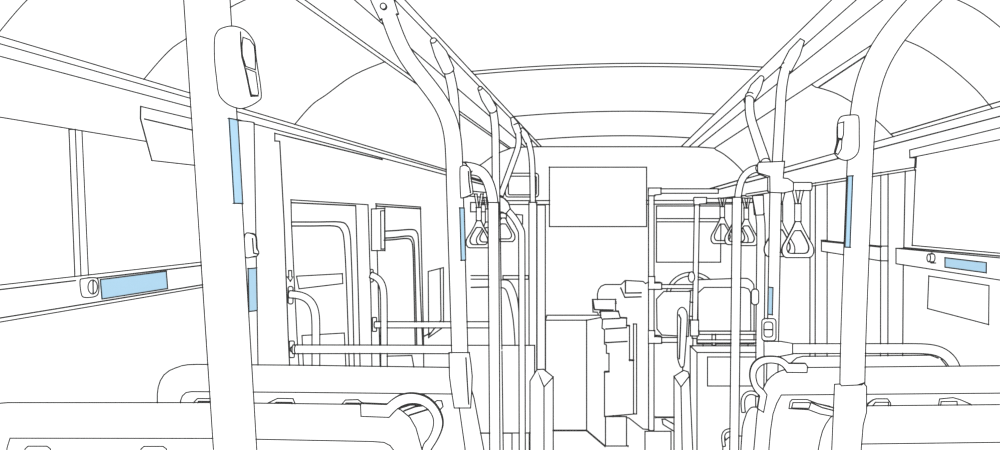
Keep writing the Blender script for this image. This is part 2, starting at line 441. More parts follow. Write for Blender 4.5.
# wall pole behind it
t = thing('grab_pole', 'vertical pole by the left wall, edge showing behind the thickest pole', 'pole', base_at(243, 364, 2.15, ZP))
r = 9.5 * kY(218, 2.15)
a, b = P(243.3, 122, 2.15), P(247.6, 364, 2.15); dn = a + (b - a) * ((a.z - ZP) / (a.z - b.z))
part(t, 'tube', cyl(a, dn, r))
ax = lambda y: (243.3 + 4.3 * (y - 122) / 242.0, y)
film(patch(ax(268), ax(310.5), 2.15, r, .2, .98), 'short light blue strip on the wall-side pole behind the thickest pole')
unit('small white hook-shaped switch on the wall-side pole', [(245, 234.5), (253.5, 234.5), (256, 238.5), (256.5, 248), (258.8, 252), (257, 256), (252, 257), (245, 256)], 2.105, .02, seams=[[(252.6, 238.5), (253.2, 247), (253.8, 253.2), (258, 254)]], cat='switch', name='pole_switch')

# pole 2, bent to the ceiling
t = thing('grab_pole', 'white pole bending from ceiling bolt bracket to left seat back', 'pole', base_at(470, 500, 1.62, ZP))
Yp = 1.62
ctr = [(386, 8, 1.755), (399.5, 46, 1.74), (409.5, 62, 1.71), (430, 87.5, 1.67), (446, 109, 1.645), (452, 124, 1.63), (454, 140, Yp), (454.6, 180, Yp), (456, 224, Yp), (458, 290, Yp), (460, 360, Yp)]
part(t, 'tube', tubepx(ctr, r=8.1 * kY(224, Yp)))
part(t, 'ceiling_bracket', taper([(370, -34, 1.71), (376, -18, 1.73), (382.5, 0, 1.75), (389.3, 17, 1.76)], [23, 23, 23, 20], n=1))
br = P(383.5, 6.5, 1.710); part(t, 'bolt', cyl(br + Vector((0, .003, 0)), br + Vector((0, -.003, 0)), 2.9 * kY(6, 1.72)), WHITE)
part(t, 'seat_socket', slab([(449, 352.6), (469.3, 352.6), (471, 364), (472.2, 376), (471.8, 388), (470.6, 408), (454.2, 408), (451, 388), (449.4, 376)], 1.575, .035), WHITE)
part(t, 'socket_seam', seam([(466, 358), (467.2, 380), (468.7, 404)], 1.575), WHITE)
film(patch((455.7, 208), (457.2, 260), Yp, 8.1 * kY(224, Yp), .46, .98), 'light blue strip on the bent pole beside the left hand straps')
unit('slim push button unit on the bent pole by the left hand straps', [(460, 168.5), (461.2, 166.3), (464.5, 165.3), (468.5, 167), (470.2, 170.5), (471, 178), (473, 192), (471.5, 194.3), (466, 196.8), (461.5, 198), (460.6, 196), (460, 182)], 1.585, .028,
     seams=[[(468.4, 171.5), (469, 182), (470.5, 192.5)]])

def ceiling_fitting(root, pts, ws): return part(root, 'ceiling_bracket', taper(pts, ws, n=1), METAL)
# pole 3 hidden behind pole 2
t = thing('grab_pole', 'pole whose upper end rises right behind the bent pole', 'pole', base_at(458, 500, 2.60, 0))
part(t, 'tube', tubepx([(447.3, 66, 2.445), (453.3, 90, 2.53), (454.8, 112, 2.6), (456, 150, 2.6), (457, 224, 2.6), (458, 349, 2.6), (459.5, 560, 2.6)], w=9.8))
ceiling_fitting(t, [(433.3, 40.5, 2.34), (440.8, 54, 2.40), (448.2, 70, 2.45)], [6.5, 13, 12.2])
# pole 4
t = thing('grab_pole', 'pole rising straight behind the curved left handrail pipe', 'pole', base_at(500, 500, 3.30, 0))
part(t, 'tube', tubepx([(491.9, 105, 3.235), (494.8, 118, 3.28), (495.6, 130, 3.3), (495.8, 170, 3.3), (496.6, 224, 3.3), (499.7, 448, 3.3), (500.8, 558, 3.3)], w=7.6))
ceiling_fitting(t, [(480, 88.3, 3.11), (486, 98, 3.17), (492.6, 109.3, 3.24)], [4.6, 9.8, 9.2])
# pole A with the curved pipe
t = thing('grab_pole', 'left aisle pole topped by a short curved handrail pipe', 'pole', base_at(494, 500, 2.45, 0))
YA = 2.45
part(t, 'curved_pipe', tubepx([(466, 168.5, 1.9), (475.8, 169.8, 2.2), (483, 173.5, 2.4), (489, 181, YA), (492, 190, YA), (493, 203, YA)], r=5.0 * kY(200, YA)))
part(t, 'pipe_collar', taper([(462, 167.5, 1.75), (470, 168.3, 1.98), (475.8, 170.2, 2.2)], [11, 11.5, 10.6], n=1))
part(t, 'tube', cyl(P(493.3, 202.6, YA), down(493.3, 202.6, 494.8, 448, YA, 0), 5.3 * kY(202, YA)))
# pole 5: leaning tube, joint and lower curved tube
t = thing('grab_pole', 'slanting ceiling tube that meets a bent front rail', 'pole', base_at(521, 450, 3.95, 0))
part(t, 'upper_tube', tubepx([(517.6, 129, 4.02), (519.2, 143, 4.0), (515.5, 155, 3.95), (500.5, 196, 3.9)], w=5.4))
ceiling_fitting(t, [(512, 117.8, 4.0), (515, 124, 4.0), (518.2, 132.6, 4.02)], [3.2, 7.2, 6.9])
part(t, 'elbow', slab([(499, 196.5), (503.5, 198), (508.6, 203), (510.2, 208.7), (505.6, 213.8), (502, 212), (499, 212)], 3.86, .05), WHITE)
part(t, 'lower_tube', tubepx([(506.5, 209.5, 3.92), (513, 216, 3.95), (518.5, 224, 3.95), (521.3, 234, 3.95), (521.8, 250, 3.95), (522.3, 480, 3.95)], w=6.4))
# pole 6
t = thing('grab_pole', 'leftmost pole before the blank screen, in a square-topped sleeve', 'pole', base_at(533, 450, 4.45, 0))
part(t, 'upper_tube', tubepx([(527.8, 139.6, 4.5), (531.2, 152, 4.47), (532.4, 170, 4.45), (532.8, 204, 4.45)], w=5.4))
ceiling_fitting(t, [(521.5, 128.5, 4.5), (524.5, 134, 4.5), (528.6, 142.5, 4.5)], [3, 6.8, 6.4])
part(t, 'sleeve', cyl(P(532.8, 202.4, 4.45), down(532.8, 202.4, 533, 448, 4.45, 0), 3.9 * kY(204, 4.45)))

# ------------------------------------------------ right side poles
t = thing('grab_pole', 'thick white pole curving outward at the top above right seats', 'pole', base_at(850, 500, 1.06, ZP))
Yr = 1.06; rr = 12.9 * kY(224, Yr) * oblique(858)
part(t, 'tube', tubepx([(1085, -140, Yr), (1000, -62, Yr), (945, -22, Yr), (922, 1, Yr), (898.5, 26, Yr), (881, 47, Yr), (869.5, 71, Yr), (863.5, 96, Yr), (861.8, 116, Yr), (860, 165, Yr), (857.5, 224, Yr), (853.2, 336, Yr), (852, 400, Yr)], r=rr))
part(t, 'seat_socket', slab([(834.5, 384.3), (840, 384), (841.5, 385.8), (862, 384.8), (863.5, 383), (866.6, 386.5), (866.6, 412), (863.2, 425), (861.3, 448), (859, 520), (830, 520), (831.8, 448), (833, 420)], 1.02, .03), WHITE)
part(t, 'lower_tube', cyl(P(846, 500, 1.06), Vector((P(846, 500, 1.06).x, 1.06, ZP)), .014))
film(patch((859.6, 176.3), (856.8, 247), Yr, rr, -.87, -.5), 'tall light blue strip on the thick outward-curving pole')
unit('white push button unit on the thick outward-curving pole', [(837.6, 126), (838.2, 121), (841.5, 116.5), (850, 115), (857, 115.2), (859, 119), (859.2, 135), (859, 149), (855.5, 156), (848, 160.2), (841, 159.3), (835.5, 155), (834.6, 151.5), (836, 146), (838, 138)], 1.02, .03,
     inner=[('upper_button', [(837.6, 123.5), (843.8, 122), (843.5, 134.5), (842.3, 138.7), (837.8, 138)]),
            ('lower_button', [(839.2, 139.6), (842, 140), (841.3, 149), (838, 154.6), (835.3, 152.8)])])

t = thing('grab_pole', 'right pole with a wide clamp joint and two slanting ceiling tubes', 'pole', base_at(774, 450, 2.25, 0))
YB = 2.25
part(t, 'ceiling_tube', tubepx([(786.2, 66, 2.34), (781.6, 85, 2.31), (780.2, 112, 2.28), (777.2, 163, YB)], w=9.8))
part(t, 'ceiling_bracket', taper([(802.3, 40, 2.33), (794.5, 53, 2.34), (785.3, 70.5, 2.34)], [5, 12.4, 12], n=1))
part(t, 'ceiling_tube', tubepx([(749.7, 96, 2.74), (749.4, 113, 2.66), (753, 126, 2.6), (765.5, 163, 2.30)], w=8.6))
part(t, 'ceiling_bracket', taper([(761.5, 78, 2.88), (755.5, 88, 2.82), (749, 100.5, 2.72)], [5, 11.2, 10.2], n=1))
part(t, 'clamp_joint', slab([(757.6, 164), (759, 162.3), (784.6, 161.3), (783.2, 178), (788, 178.6), (793.4, 182.3), (793.4, 190.7), (783, 193), (770, 192.3), (769.8, 176.4), (757.6, 172.7)], 2.20, .05), WHITE)
part(t, 'rail_stub', cyl(P(792, 186.5, YB), P(811, 186.5, YB), 4.0 * kY(186, YB)))
part(t, 'tube', cyl(P(775.7, 190, YB), down(775.7, 190, 772.8, 345, YB, 0), 5.6 * kY(200, YB)))
film(patch((774.2, 287), (773.6, 314), YB, 5.6 * kY(200, YB), -.98, -.2), 'short light blue strip on the clamp-jointed pole above its square button')
u = thing('stop_button_unit', 'rounded square push button on the clamp-jointed pole', 'button', P(769, 340.5, 2.18))
part(u, 'housing', slab(rrect(761.8, 318.6, 776, 340.8, 3.2), 2.20, .03), WHITE, ang=50)
part(u, 'button', slab(rrect(764, 322, 772.8, 337, 3), 2.194, .01), WHITE, ang=50)
part(u, 'button_seam', seam([(764.2, 329.6), (772.6, 329.6)], 2.194), WHITE)
# handrail with its socket
h = thing('handrail', 'horizontal rail bending down behind the right seat backs', 'rail', base_at(860, 450, YB, 0))
part(h, 'rail_socket', slab([(764, 341.4), (781, 341.4), (792.6, 343.6), (792.6, 354), (779, 356.6), (764, 356.6)], 2.205, .06), WHITE)
part(h, 'rail', tubepx([(790, 348.6, YB), (860, 348.6, YB), (930, 348.6, YB), (938, 349.6, YB), (945.5, 352.4, YB), (951.5, 357.4, YB), (956, 365, YB), (957.8, 376, YB), (958, 392, YB), (958, 500, YB)], w=10.2))

# pole C and D
t = thing('grab_pole', 'pole with quarter-circle pipe reaching up to the clamp joint', 'pole', base_at(735, 450, 2.50, 0))
YC = 2.50
part(t, 'curved_pipe', tubepx([(759, 168.2, 2.28), (753, 169.3, 2.32), (746, 174, 2.42), (741, 181, YC), (738.6, 189, YC), (737.8, 199, YC)], r=3.3 * kY(200, YC)))
part(t, 'tube', cyl(P(737, 197.4, YC), down(737, 197.4, 734.2, 448, YC, 0), 4.6 * kY(200, YC)))
t = thing('grab_pole', 'pole with padded top sleeve between the two right strap groups', 'pole', base_at(762, 450, 2.9, 0))
part(t, 'tube', tubepx([(759.8, 214, 2.9), (760.8, 224, 2.9), (761, 240, 2.9), (760, 340, 2.9), (759, 560, 2.9)], w=8.4, n=1))
part(t, 'padded_sleeve', slab([(752.3, 195.8), (763.3, 195.2), (763.9, 214.8), (755.8, 215.2)], 2.87, .05), WHITE)
part(t, 'knob', slab(rrect(751.4, 289, 758.7, 304.8, 3.4), 2.85, .04), WHITE, ang=60)

# front right poles with tee joints
t = thing('grab_pole', 'pole with three tee joints behind the driver space', 'pole', base_at(651, 430, 4.5, 0))
Yq = 4.50
part(t, 'tube', cyl(P(651.3, 192, Yq), P(651.3, 429.8, Yq), 2.8 * kY(200, Yq)))
for nm, pl in (('corner_joint', [(648.4, 188), (661, 188), (661, 194.4), (655, 195), (655, 195.8), (648.4, 195.8)]),
               ('tee_joint', [(648.4, 276.5), (654.8, 276.5), (654.8, 283), (661.7, 283), (661.7, 289.4), (648.4, 289.4)]),
               ('tee_joint', [(648.4, 330.6), (654.8, 330.6), (654.8, 336.6), (661.7, 337), (661.7, 343.4), (648.4, 343.4)])):
    part(t, nm, slab(pl, 4.46, .06), WHITE)
part(t, 'guard_bar', slab([(661, 188.8), (718.3, 188.8), (718.3, 193.3), (661, 193.3)], 4.48, .03))
part(t, 'guard_bar', slab([(661, 284.6), (693, 284.6), (693, 288.6), (661, 288.6)], 4.48, .03))
part(t, 'guard_bar', slab([(661, 337.5), (678.5, 337.5), (678.5, 342.4), (661, 342.4)], 4.48, .03))
t = thing('grab_pole', 'thin pole with an oval knob beside the steering wheel', 'pole', base_at(694, 430, 4.4, 0))
Yw = 4.40
part(t, 'tube', cyl(P(697, 203, Yw), P(694.6, 338, Yw), 2.6 * kY(200, Yw)))
part(t, 'corner_joint', slab([(693.6, 198), (694.5, 197.4), (706.6, 197.4), (706.6, 203.6), (700, 204), (700, 204.8), (694, 204.8)], 4.36, .06), WHITE)
part(t, 'strap_rail', slab([(706.6, 198.4), (752.5, 198.4), (752.5, 202.5), (706.6, 202.5)], 4.385, .025))
part(t, 'knob', slab([tuple(p) for p in ell(691.5, 277, 3.2, 5.2)], 4.33, .04), WHITE, ang=60)
part(t, 'foot_sleeve', slab([(690.4, 320), (698.6, 320), (698.6, 336), (690.4, 336)], 4.35, .06), WHITE)
part(t, 'foot_rail', cyl(P(697, 341.4, 4.4), P(757, 341.4, 4.4), 1.6 * kY(341, 4.4)))
# rack of rods behind
t = thing('guard_rail', 'grid of thin rods behind the pole with quarter-circle pipe', 'rail', base_at(726, 344, 4.7, 1.75 - .9))
part(t, 'rod', cyl(P(699, 332.8, 4.7), P(770, 332.8, 4.7), 1.6 * kY(332, 4.7)))
part(t, 'upright', cyl(P(713.8, 334.4, 4.7), P(713.8, 345, 4.7), 1.8 * kY(332, 4.65)))

# ------------------------------------------------ door side handrails
h = thing('handrail', 'long horizontal rail from the nearer door post to the bent pole', 'rail', base_at(370, 349, 2.58, 0))
part(h, 'rail', tubepx([(293, 349.3, 2.44), (372, 349.3, 2.50), (452, 349.5, 2.56)], w=9.6, n=1))
part(h, 'end_cap', taper([(291.5, 349.3, 2.44), (294, 349.3, 2.44), (296.5, 349.3, 2.44)], [5, 9, 10], n=1))
part(h, 'wall_flange', wallslab(rrect(289.4, 341, 294.3, 357.6, 1.2), -1.1475, .01), WHITE, ang=60)
h = thing('handrail', 'thinner horizontal rail starting at the second door', 'rail', base_at(430, 325, 3.33, 0))
part(h, 'rail', tubepx([(375, 324.8, 3.29), (440, 324.8, 3.31), (494, 324.8, 3.33)], w=6.6, n=1))
part(h, 'wall_flange', wallslab(rrect(372.4, 317.4, 376.6, 331.4, .8), -1.1475, .01), WHITE, ang=60)
h = thing('door_handrail', 'curved grab rail below the arrow on the nearer door', 'rail', base_at(315, 364, 2.55, ZP))
part(h, 'rail', tubepx([(290, 294.3, 2.505), (300, 294.3, 2.505), (309, 297.8, 2.505), (314.6, 305.5, 2.505), (315.8, 316, 2.505), (315.9, 340, 2.505), (316, 480, 2.505)], w=8))
part(h, 'wall_flange', wallslab(rrect(288.2, 286.4, 293, 304, 2.1), -1.148, .01), WHITE, ang=60)
h = thing('door_handrail', 'curved grab rail at the edge of the second door', 'rail', base_at(384, 364, 3.3, 0))
part(h, 'rail', tubepx([(371, 275, 3.235), (376, 275.4, 3.235), (380.5, 278.5, 3.235), (383.3, 285, 3.235), (383.8, 296, 3.235), (384, 330, 3.235), (384, 480, 3.235)], w=6.6))
part(h, 'wall_flange', wallslab(rrect(370.2, 269.4, 373.2, 282, 1.2), -1.1475, .01), WHITE, ang=60)
b_ = thing('door_control_box', 'tall narrow box hanging above the second door handrail', 'box', P(378, 250.5, 3.3))
part(b_, 'housing', slab([(371.4, 209), (384.8, 208.4), (385, 250.6), (371.6, 250.6)], 3.25, .04), WHITE)
part(b_, 'wall_mount', cyl(P(378, 230, 3.27), PX(377.5, 230, -1.149), .01), WHITE)
part(b_, 'cover', slab([(380.6, 211), (384.5, 210.6), (384.7, 249), (381, 249)], 3.247, .01), WHITE)

# ------------------------------------------------ wall-mounted things
b_ = thing('poster_board', 'blank angled poster board on the left windows beside the thickest pole', 'poster board', PX(165, 165, -1.146))
pb = [(140.8, 106.4), (226, 126.8), (226, 168.8), (152, 160.5), (140.6, 118.6)]
part(b_, 'board', wallslab(pb, -1.1488, .0008), WHITE)
part(b_, 'board_fold', wseam([(144.3, 119), (222, 137)], -1.1488), WHITE)
u = thing('stop_button_unit', 'push button plate beside the blue strip under the left windows', 'button', PX(89, 297, -1.12))
part(u, 'plate', wallslab([tuple(p) for p in sm([(80, 281), (83, 278.7), (95, 277.7), (98.3, 281), (98.7, 291.5), (95.3, 296.4), (84.5, 297.4), (81.2, 293.5)], 4, True)], -1.124, .01), WHITE, ang=60)
part(u, 'button', wallslab([tuple(p) for p in ell(92.7, 287, 4.7, 7, 24)], -1.120, .01), WHITE, ang=60)
part(u, 'button_seam', wseam([(92.8, 281.5), (93, 292.5)], -1.120), WHITE)
obj('blue_film_strip', wallslab([(100.4, 279.6), (166.3, 271.2), (167.7, 288.5), (102, 299)], -1.129, .01), BLUE, label='largest light blue strip, on the rail under the left windows', cat='sticker')
obj('blue_film_strip', wallslab([(945, 257.7), (986.4, 262.6), (986.2, 272.8), (945, 267.2)], 1.131, .01), BLUE, label='horizontal light blue strip on the rail under the right window', cat='sticker')
u = thing('stop_button_unit', 'round push button under the right window, left of the blue strip', 'button', PX(933, 262, 1.13))
def disc(x, y, X, Xb, r):
    c = PX(x, y, X); n = 24
    f = [c + Vector((0, math.cos(2 * math.pi * i / n) * r, math.sin(2 * math.pi * i / n) * r)) for i in range(n)]
    return prism3(f, [p + Vector((Xb - X, 0, 0)) for p in f])
part(u, 'button_mount', disc(931.6, 258.1, 1.120, 1.1345, .017), WHITE, ang=60); part(u, 'button', disc(928.7, 257.9, 1.106, 1.1215, .0135), WHITE, ang=60)
obj('notice_plate', wallslab([(928.8, 276), (989, 285.6), (988.6, 324.6), (927.5, 308.5)], 1.149, .01), WHITE, label='blank rectangular plate on the wall under the right window', cat='sign')

# ------------------------------------------------ hand straps
G_STRAP = 'hand straps'
def strap(cx, ytop, y0, y1, y2, hw, Y, label, nw=None):
    nw = nw or hw * .2
    t = thing('hanging_strap', label, 'hand strap', P(cx, y2, Y), G_STRAP)
    part(t, 'webbing', slab([(cx - nw * 1.75, ytop), (cx - nw * .7, ytop), (cx + .1, y0 + .3), (cx - nw * .8, y0 + .3)], Y, .004), SOFT)
    part(t, 'webbing', slab([(cx + nw * .7, ytop), (cx + nw * 1.75, ytop), (cx + nw * .8, y0 + .3), (cx + .1, y0 + .3)], Y + .004, .004), SOFT)
    part(t, 'sleeve', slab([(cx - nw, y0), (cx + nw, y0), (cx + nw, y1), (cx - nw, y1)], Y - .003, .009), SOFT)
    H = y2 - y1; q = lambda pts: [(cx + a * hw, y1 + b * H) for a, b in pts]
    outer = q([(-.23, 0), (.23, 0), (.26, .12), (.66, .46), (.93, .66), (1.0, .78), (.97, .90), (.80, 1.0), (-.80, 1.0), (-.97, .90), (-1.0, .78), (-.93, .66), (-.66, .46), (-.26, .12)])
    inner = q([(-.2, .25), (.2, .25), (.5, .48), (.68, .66), (.7, .77), (.6, .86), (.45, .885), (-.45, .885), (-.6, .86), (-.7, .77), (-.68, .66), (-.5, .48)])
    part(t, 'grip_ring', ringslab(outer, inner, Y, .005, (cx, y1 + .6 * H)), WHITE, ang=55)
    return t
strap(797.9, 190.5, 203.6, 221.6, 257.6, 16, 2.25, 'largest hand strap, under the stub of the clamp joint')
strap(779.6, 192, 204, 221, 256.6, 15.4, 2.42, 'hand strap partly hidden behind the pole with the clamp joint')
strap(722.3, 198, 206.5, 217.6, 243.6, 11.4, 4.35, 'hand strap hanging at the far left of the right-hand strap rail')
strap(736.5, 198, 207.5, 218.5, 244.6, 11.8, 4.31, 'hand strap hidden behind the pole with quarter-circle pipe')
strap(746.3, 198, 208, 219.3, 245.6, 11.6, 4.27, 'hand strap just left of the padded pole sleeve')
strap(478.8, 194, 207.5, 220.7, 247.8, 12.8, 2.9, 'frontmost hand strap beside the light blue strip of the bent pole')
strap(487.6, 197, 209, 222, 244.6, 11.3, 3.12, 'hand strap seen through the ring of the one before it, left group')
strap(503.4, 205, 213, 218, 241.6, 11.6, 4.08, 'hand strap between the left aisle pole and the bent front rail', nw=3)
obj('strap_rail', tubepx([(464, 193, 2.93), (492, 195.6, 3.14)], w=5.4, n=1), METAL, label='short rail carrying the left hand straps', cat='rail')

# ------------------------------------------------ front end things
sct = thing('front_screen', 'large blank rectangular screen at the front of the bus', 'screen', P(598, 226.6, 5.8))
part(sct, 'screen_panel', slab([(549.4, 167.2), (646.6, 167.2), (646.6, 226.6), (549.4, 226.6)], 5.80, .045), WHITE)
mr = thing('inside_mirror', 'rounded rectangular mirror left of the blank front screen', 'mirror', P(522, 197, 5.7))
part(mr, 'frame', slab(rrect(505.4, 173.2, 538.6, 197, 3), 5.74, .08), WHITE, ang=60)
part(mr, 'mirror_glass', slab(rrect(508.4, 176.2, 536.3, 194.8, 1.5), 5.735, .01), WHITE, ang=60)

dc = thing('driver_console', 'driver console with rounded hood left of the tee-jointed pole', 'console', base_at(630, 430, 5.35))
cons = [(597.5, 302), (597.4, 294), (598.6, 289.5), (601, 286.3), (605, 284.5), (621, 284.5), (625.2, 280.4), (643, 281.4), (645.6, 283.6), (648, 282.2), (652, 282.2), (652, 429.8), (643, 429), (629, 418), (616, 416), (616, 302)]
part(dc, 'console_body', slab(cons, 5.30, .10), WHITE, ang=50)
part(dc, 'console_seam', seam([(620.8, 288), (624.8, 297.3), (641, 296.8)], 5.30), WHITE)
part(dc, 'console_seam', seam([(625.4, 282), (625.4, 293), (641, 292.8)], 5.30), WHITE)
part(dc, 'side_rod', slab([(633.5, 324), (636.6, 324), (636.6, 414), (633.5, 414)], 5.17, .03), WHITE)

fm = thing('fare_box', 'stepped fare machine standing before the driver console', 'fare machine', base_at(615, 446, 5.25))
body = [(600.6, 311.3), (615.3, 311.3), (618.4, 311.6), (620.3, 318), (626.6, 318.2), (626.6, 325.8), (629.5, 326), (629.5, 360.5), (634.5, 360.7), (634.5, 414), (604.5, 416.5), (604.5, 372.2), (609, 372), (609, 353.6), (606.4, 353.2), (606.4, 345), (604.4, 344), (604.5, 329.8), (602, 328), (602.5, 319.6), (600.6, 317)]
part(fm, 'machine_body', hook(body, 5.22, .03), WHITE)
part(fm, 'ticket_head', slab([(592.4, 299.4), (615.6, 299.4), (615.6, 311.2), (600, 311.2), (598, 315), (597.4, 312.2), (593, 312)], 5.19, .05), WHITE)
part(fm, 'machine_seam', seam([(593, 300.5), (594.6, 309.6), (613, 310)], 5.19), WHITE)
for s_ in ([(604, 319), (619, 318.4)], [(606, 329), (626.5, 327.6)], [(606, 342.6), (627, 341.4)]): part(fm, 'machine_seam', seam(s_, 5.22), WHITE)
part(fm, 'pedestal', slab([(605.5, 416.6), (626.5, 416.6), (626.5, 446), (605.5, 446)], 5.20, .05), WHITE)

# steering wheel
sw = thing('steering_wheel', 'steering wheel rim rising behind the oval knob', 'steering wheel', P(692, 300, 5.5))
k = kY(285, 5.5); c = P(692, 296, 5.5); Ru = 24.0 * k
ringp = [c + Vector((math.cos(a) * Ru, math.sin(a) * Ru * .25, math.sin(a) * Ru * .9)) for a in [2 * math.pi * i / 48 for i in range(48)]]
part(sw, 'rim', sweep(ringp, 1.9 * k, True, seg=14), WHITE)
part(sw, 'hub', cyl(c + Vector((0, -.02, 0)), c + Vector((0, .2, -.1)), .05), WHITE)
part(sw, 'column', cyl(c + Vector((0, .2, -.1)), Vector((c.x, 5.8, 0)), .04), WHITE)
part(sw, 'spoke', cyl(c + Vector((-Ru, 0, 0)), c + Vector((Ru, 0, 0)), .012), WHITE)
# driver partition
pt = thing('driver_partition', 'clipped-corner panel behind the tee-jointed pole', 'partition', base_at(675, 336, 4.95))
part(pt, 'panel', slab([(656.6, 299), (663.8, 291.4), (690.6, 291.4), (688.3, 336.5), (662, 335), (657, 329)], 4.62, .03), WHITE)
ds = thing('driver_chair', 'driver seat with framed headrest behind the curved-pipe pole', 'seat', base_at(725, 400, 4.9))
part(ds, 'seat_back', slab([tuple(p) for p in sm([(698, 279.8), (720, 279), (744, 278.3), (749.5, 279.8), (753, 283.5), (754, 290), (754, 332)], 4)] + [(754, 344), (697, 344)], 4.80, .06), WHITE, ang=50)
part(ds, 'seat_pad', slab([tuple(p) for p in sm([(698, 331), (698, 293), (704.2, 287.4), (744, 287.4), (748.6, 289), (750.6, 293), (750.8, 331)], 1)], 4.79, .01), WHITE, ang=50)
part(ds, 'seat_base', slab([(703, 344), (748, 344), (748, 484), (703, 484)], 4.83, .05), WHITE)
cb = thing('equipment_box', 'boxy cabinet with inset panel under the driver seat', 'cabinet', base_at(725, 440, 4.5))
A_ = [P(x, y, 4.42) for x, y in ((697, 352.5), (800, 352.5), (800, 500), (697, 500))]
B_ = [P(x, y, 4.60) for x, y in ((690.2, 345.8), (800, 345.8), (800, 500), (690.2, 500))]
B_[3] = P(690.2, 490, 4.6)
part(cb, 'cabinet_body', prism3(A_, B_), WHITE)
part(cb, 'inset_panel', slab([(707.5, 357), (798, 357), (798, 386), (707.5, 386)], 4.41, .02), WHITE)
ar = ds
part(ar, 'armrest', slab([tuple(p) for p in sm([(677.4, 350), (677.4, 330), (677.5, 313), (679.3, 308.8), (682, 307.3), (685, 309), (687.2, 315), (686.5, 335), (685.2, 352), (684, 365.5), (682.3, 367), (680.4, 366.6), (677.8, 359)], 3, True)], 4.40, .04), WHITE, ang=60)
part(ar, 'armrest_seam', seam([(679, 315), (680.8, 318.5), (680.2, 335), (679.4, 358.5)], 4.40), WHITE)

# small steps and boxes at the bottom centre
sb = thing('step_box', 'low box behind the right padded post', 'box', base_at(660, 448, 4.9))
part(sb, 'box_body', slab([(645, 431.3), (671, 431.3), (671, 456), (645, 456)], 4.95, .10), WHITE)
part(sb, 'sloping_arm', slab([(662, 419.4), (665.2, 419.2), (676, 425.5), (676, 432.5), (663, 424.4)], 4.85, .03), WHITE)
S('trim_15', seam3([P(655.5, 417.2, 5.6), P(676, 417.2, 5.6)], (0, 0, 1)))

# partition at left front, behind the poles
lp = thing('low_partition', 'plain low white panel behind the left aisle poles', 'partition', base_at(500, 450, 3.9))
part(lp, 'panel', slab([(462, 345.3), (534.6, 345.3), (534.6, 433), (462, 433)], 3.98, .04), WHITE)
part(lp, 'panel_foot', slab([(440, 433.2), (512, 433.2), (512, 510), (440, 510)], 4.0, .04), WHITE)
def padpost(label, A, B, C, D, E_, Y, bx0, bxm, bx1, lines):
    t = thing('padded_post', label, 'post', base_at((bx0 + bx1) / 2, 500, Y))
    yb = 218 + 1.745 / (kY(520, Y) * cp)
    f = [P(A[0], A[1], Y + .03), P(B[0], B[1], Y + .05), P(C[0], C[1], Y + .07), P(D[0], D[1], Y + .04), P(E_[0], E_[1], Y)]
    g = [P(bx0, yb, Y + .03), P(bxm, yb, Y), P(bx1, yb, Y + .04)]
    for v in g: v.z = .002
    cx = (g[0].x + g[2].x) / 2
    bk = [Vector((cx + (p.x - cx) * .72, Y + .12, max(.002, p.z - .03))) for p in (f[0], f[1], f[2], f[3], g[0], g[2])]
    bm = bmesh.new(); V = lambda p: bm.verts.new(p)
    a, b, c_, d, e = map(V, f); ga, gm, gd = map(V, g); ba, bb, bc, bd, bga, bgd = map(V, bk)
    for q in ((a, ga, gm, e), (a, e, b), (b, e, d, c_), (e, gm, gd, d), (a, b, bb, ba), (b, c_, bc, bb), (c_, d, bd, bc), (d, gd, bgd, bd), (a, ba, bga, ga), (ba, bb, bc, bd, bgd, bga), (ga, bga, bgd, gd, gm)): bm.faces.new(q)
    lay = bm.edges.layers.int.new('ink'); V_ = {'A': a, 'B': b, 'C': c_, 'D': d, 'E': e, 'M': gm}
    for p_ in lines: bm.edges.get((V_[p_[0]], V_[p_[1]]))[lay] = 1
    part(t, 'pad', bm, SOFT, automark=False, smooth=False)
padpost('padded upright with faceted top left of the aisle end', (530, 381), (537, 369.6), (543.5, 369.2), (553.2, 377), (544, 387), 3.55, 530, 544, 553.3, ('BE', 'DE', 'EM'))
padpost('padded upright with faceted top right of the aisle end', (674, 376.4), (683.5, 370.4), (688, 371.8), (689.4, 376), (681, 387), 3.55, 674, 684, 697, ('AE', 'DE', 'EM'))

# ------------------------------------------------ seats
SEATG = None
def curve_in(o, i, j, n=4):
    return o[:i] + [tuple(p) for p in sm(o[i:j + 1], n)] + o[j + 1:]
def seat(label, outline, pad, Y, floor_z, x0, x1, d=.022, extra=None):
    """bench seen from behind: back outline measured at its forward face"""
    xs0, xs1 = P(x0, 400, Y).x, P(x1, 400, Y).x
    t = thing('bus_seat', label, 'seat', Vector(((xs0 + xs1) / 2, Y, floor_z)))
    part(t, 'seat_back', slab(outline, Y, d, back=True), SOFT, automark=False)
    if pad: part(t, 'back_panel', slab(pad, Y - d - .003, .006), SOFT)
    part(t, 'cushion', boxm(xs0 + .03, Y + .012, floor_z + .34, xs1 - .03, Y + .40, floor_z + .44), SOFT)
    for xx in (xs0 + .08, xs1 - .12): part(t, 'leg', boxm(xx, Y + .1, floor_z, xx + .04, Y + .34, floor_z + .345), METAL)
    return t
def ybot(Y, z): return 218 + (EYE - z) / (kY(700, Y) * cp)
ZB = .68
y1 = 700; 
s1 = seat('nearest left bench seat with a looped corner handle', [(0, 760), (-28, 700), (-28, 425), (-18, 409), (-4, 403.6), (8, 402.6), (212, 402.6), (355, 404.3), (385, 404.9), (393, 406.3), (401, 410), (410, 417.5), (416, 428), (421, 446), (427, 470), (430, 700)], 
          [(-10, 700), (7, 448), (10, 438.2), (213, 438.4), (372, 441.5), (384, 442.4), (390, 445.5), (395, 452), (398, 700)], 1.17, ZP, 0, 428)
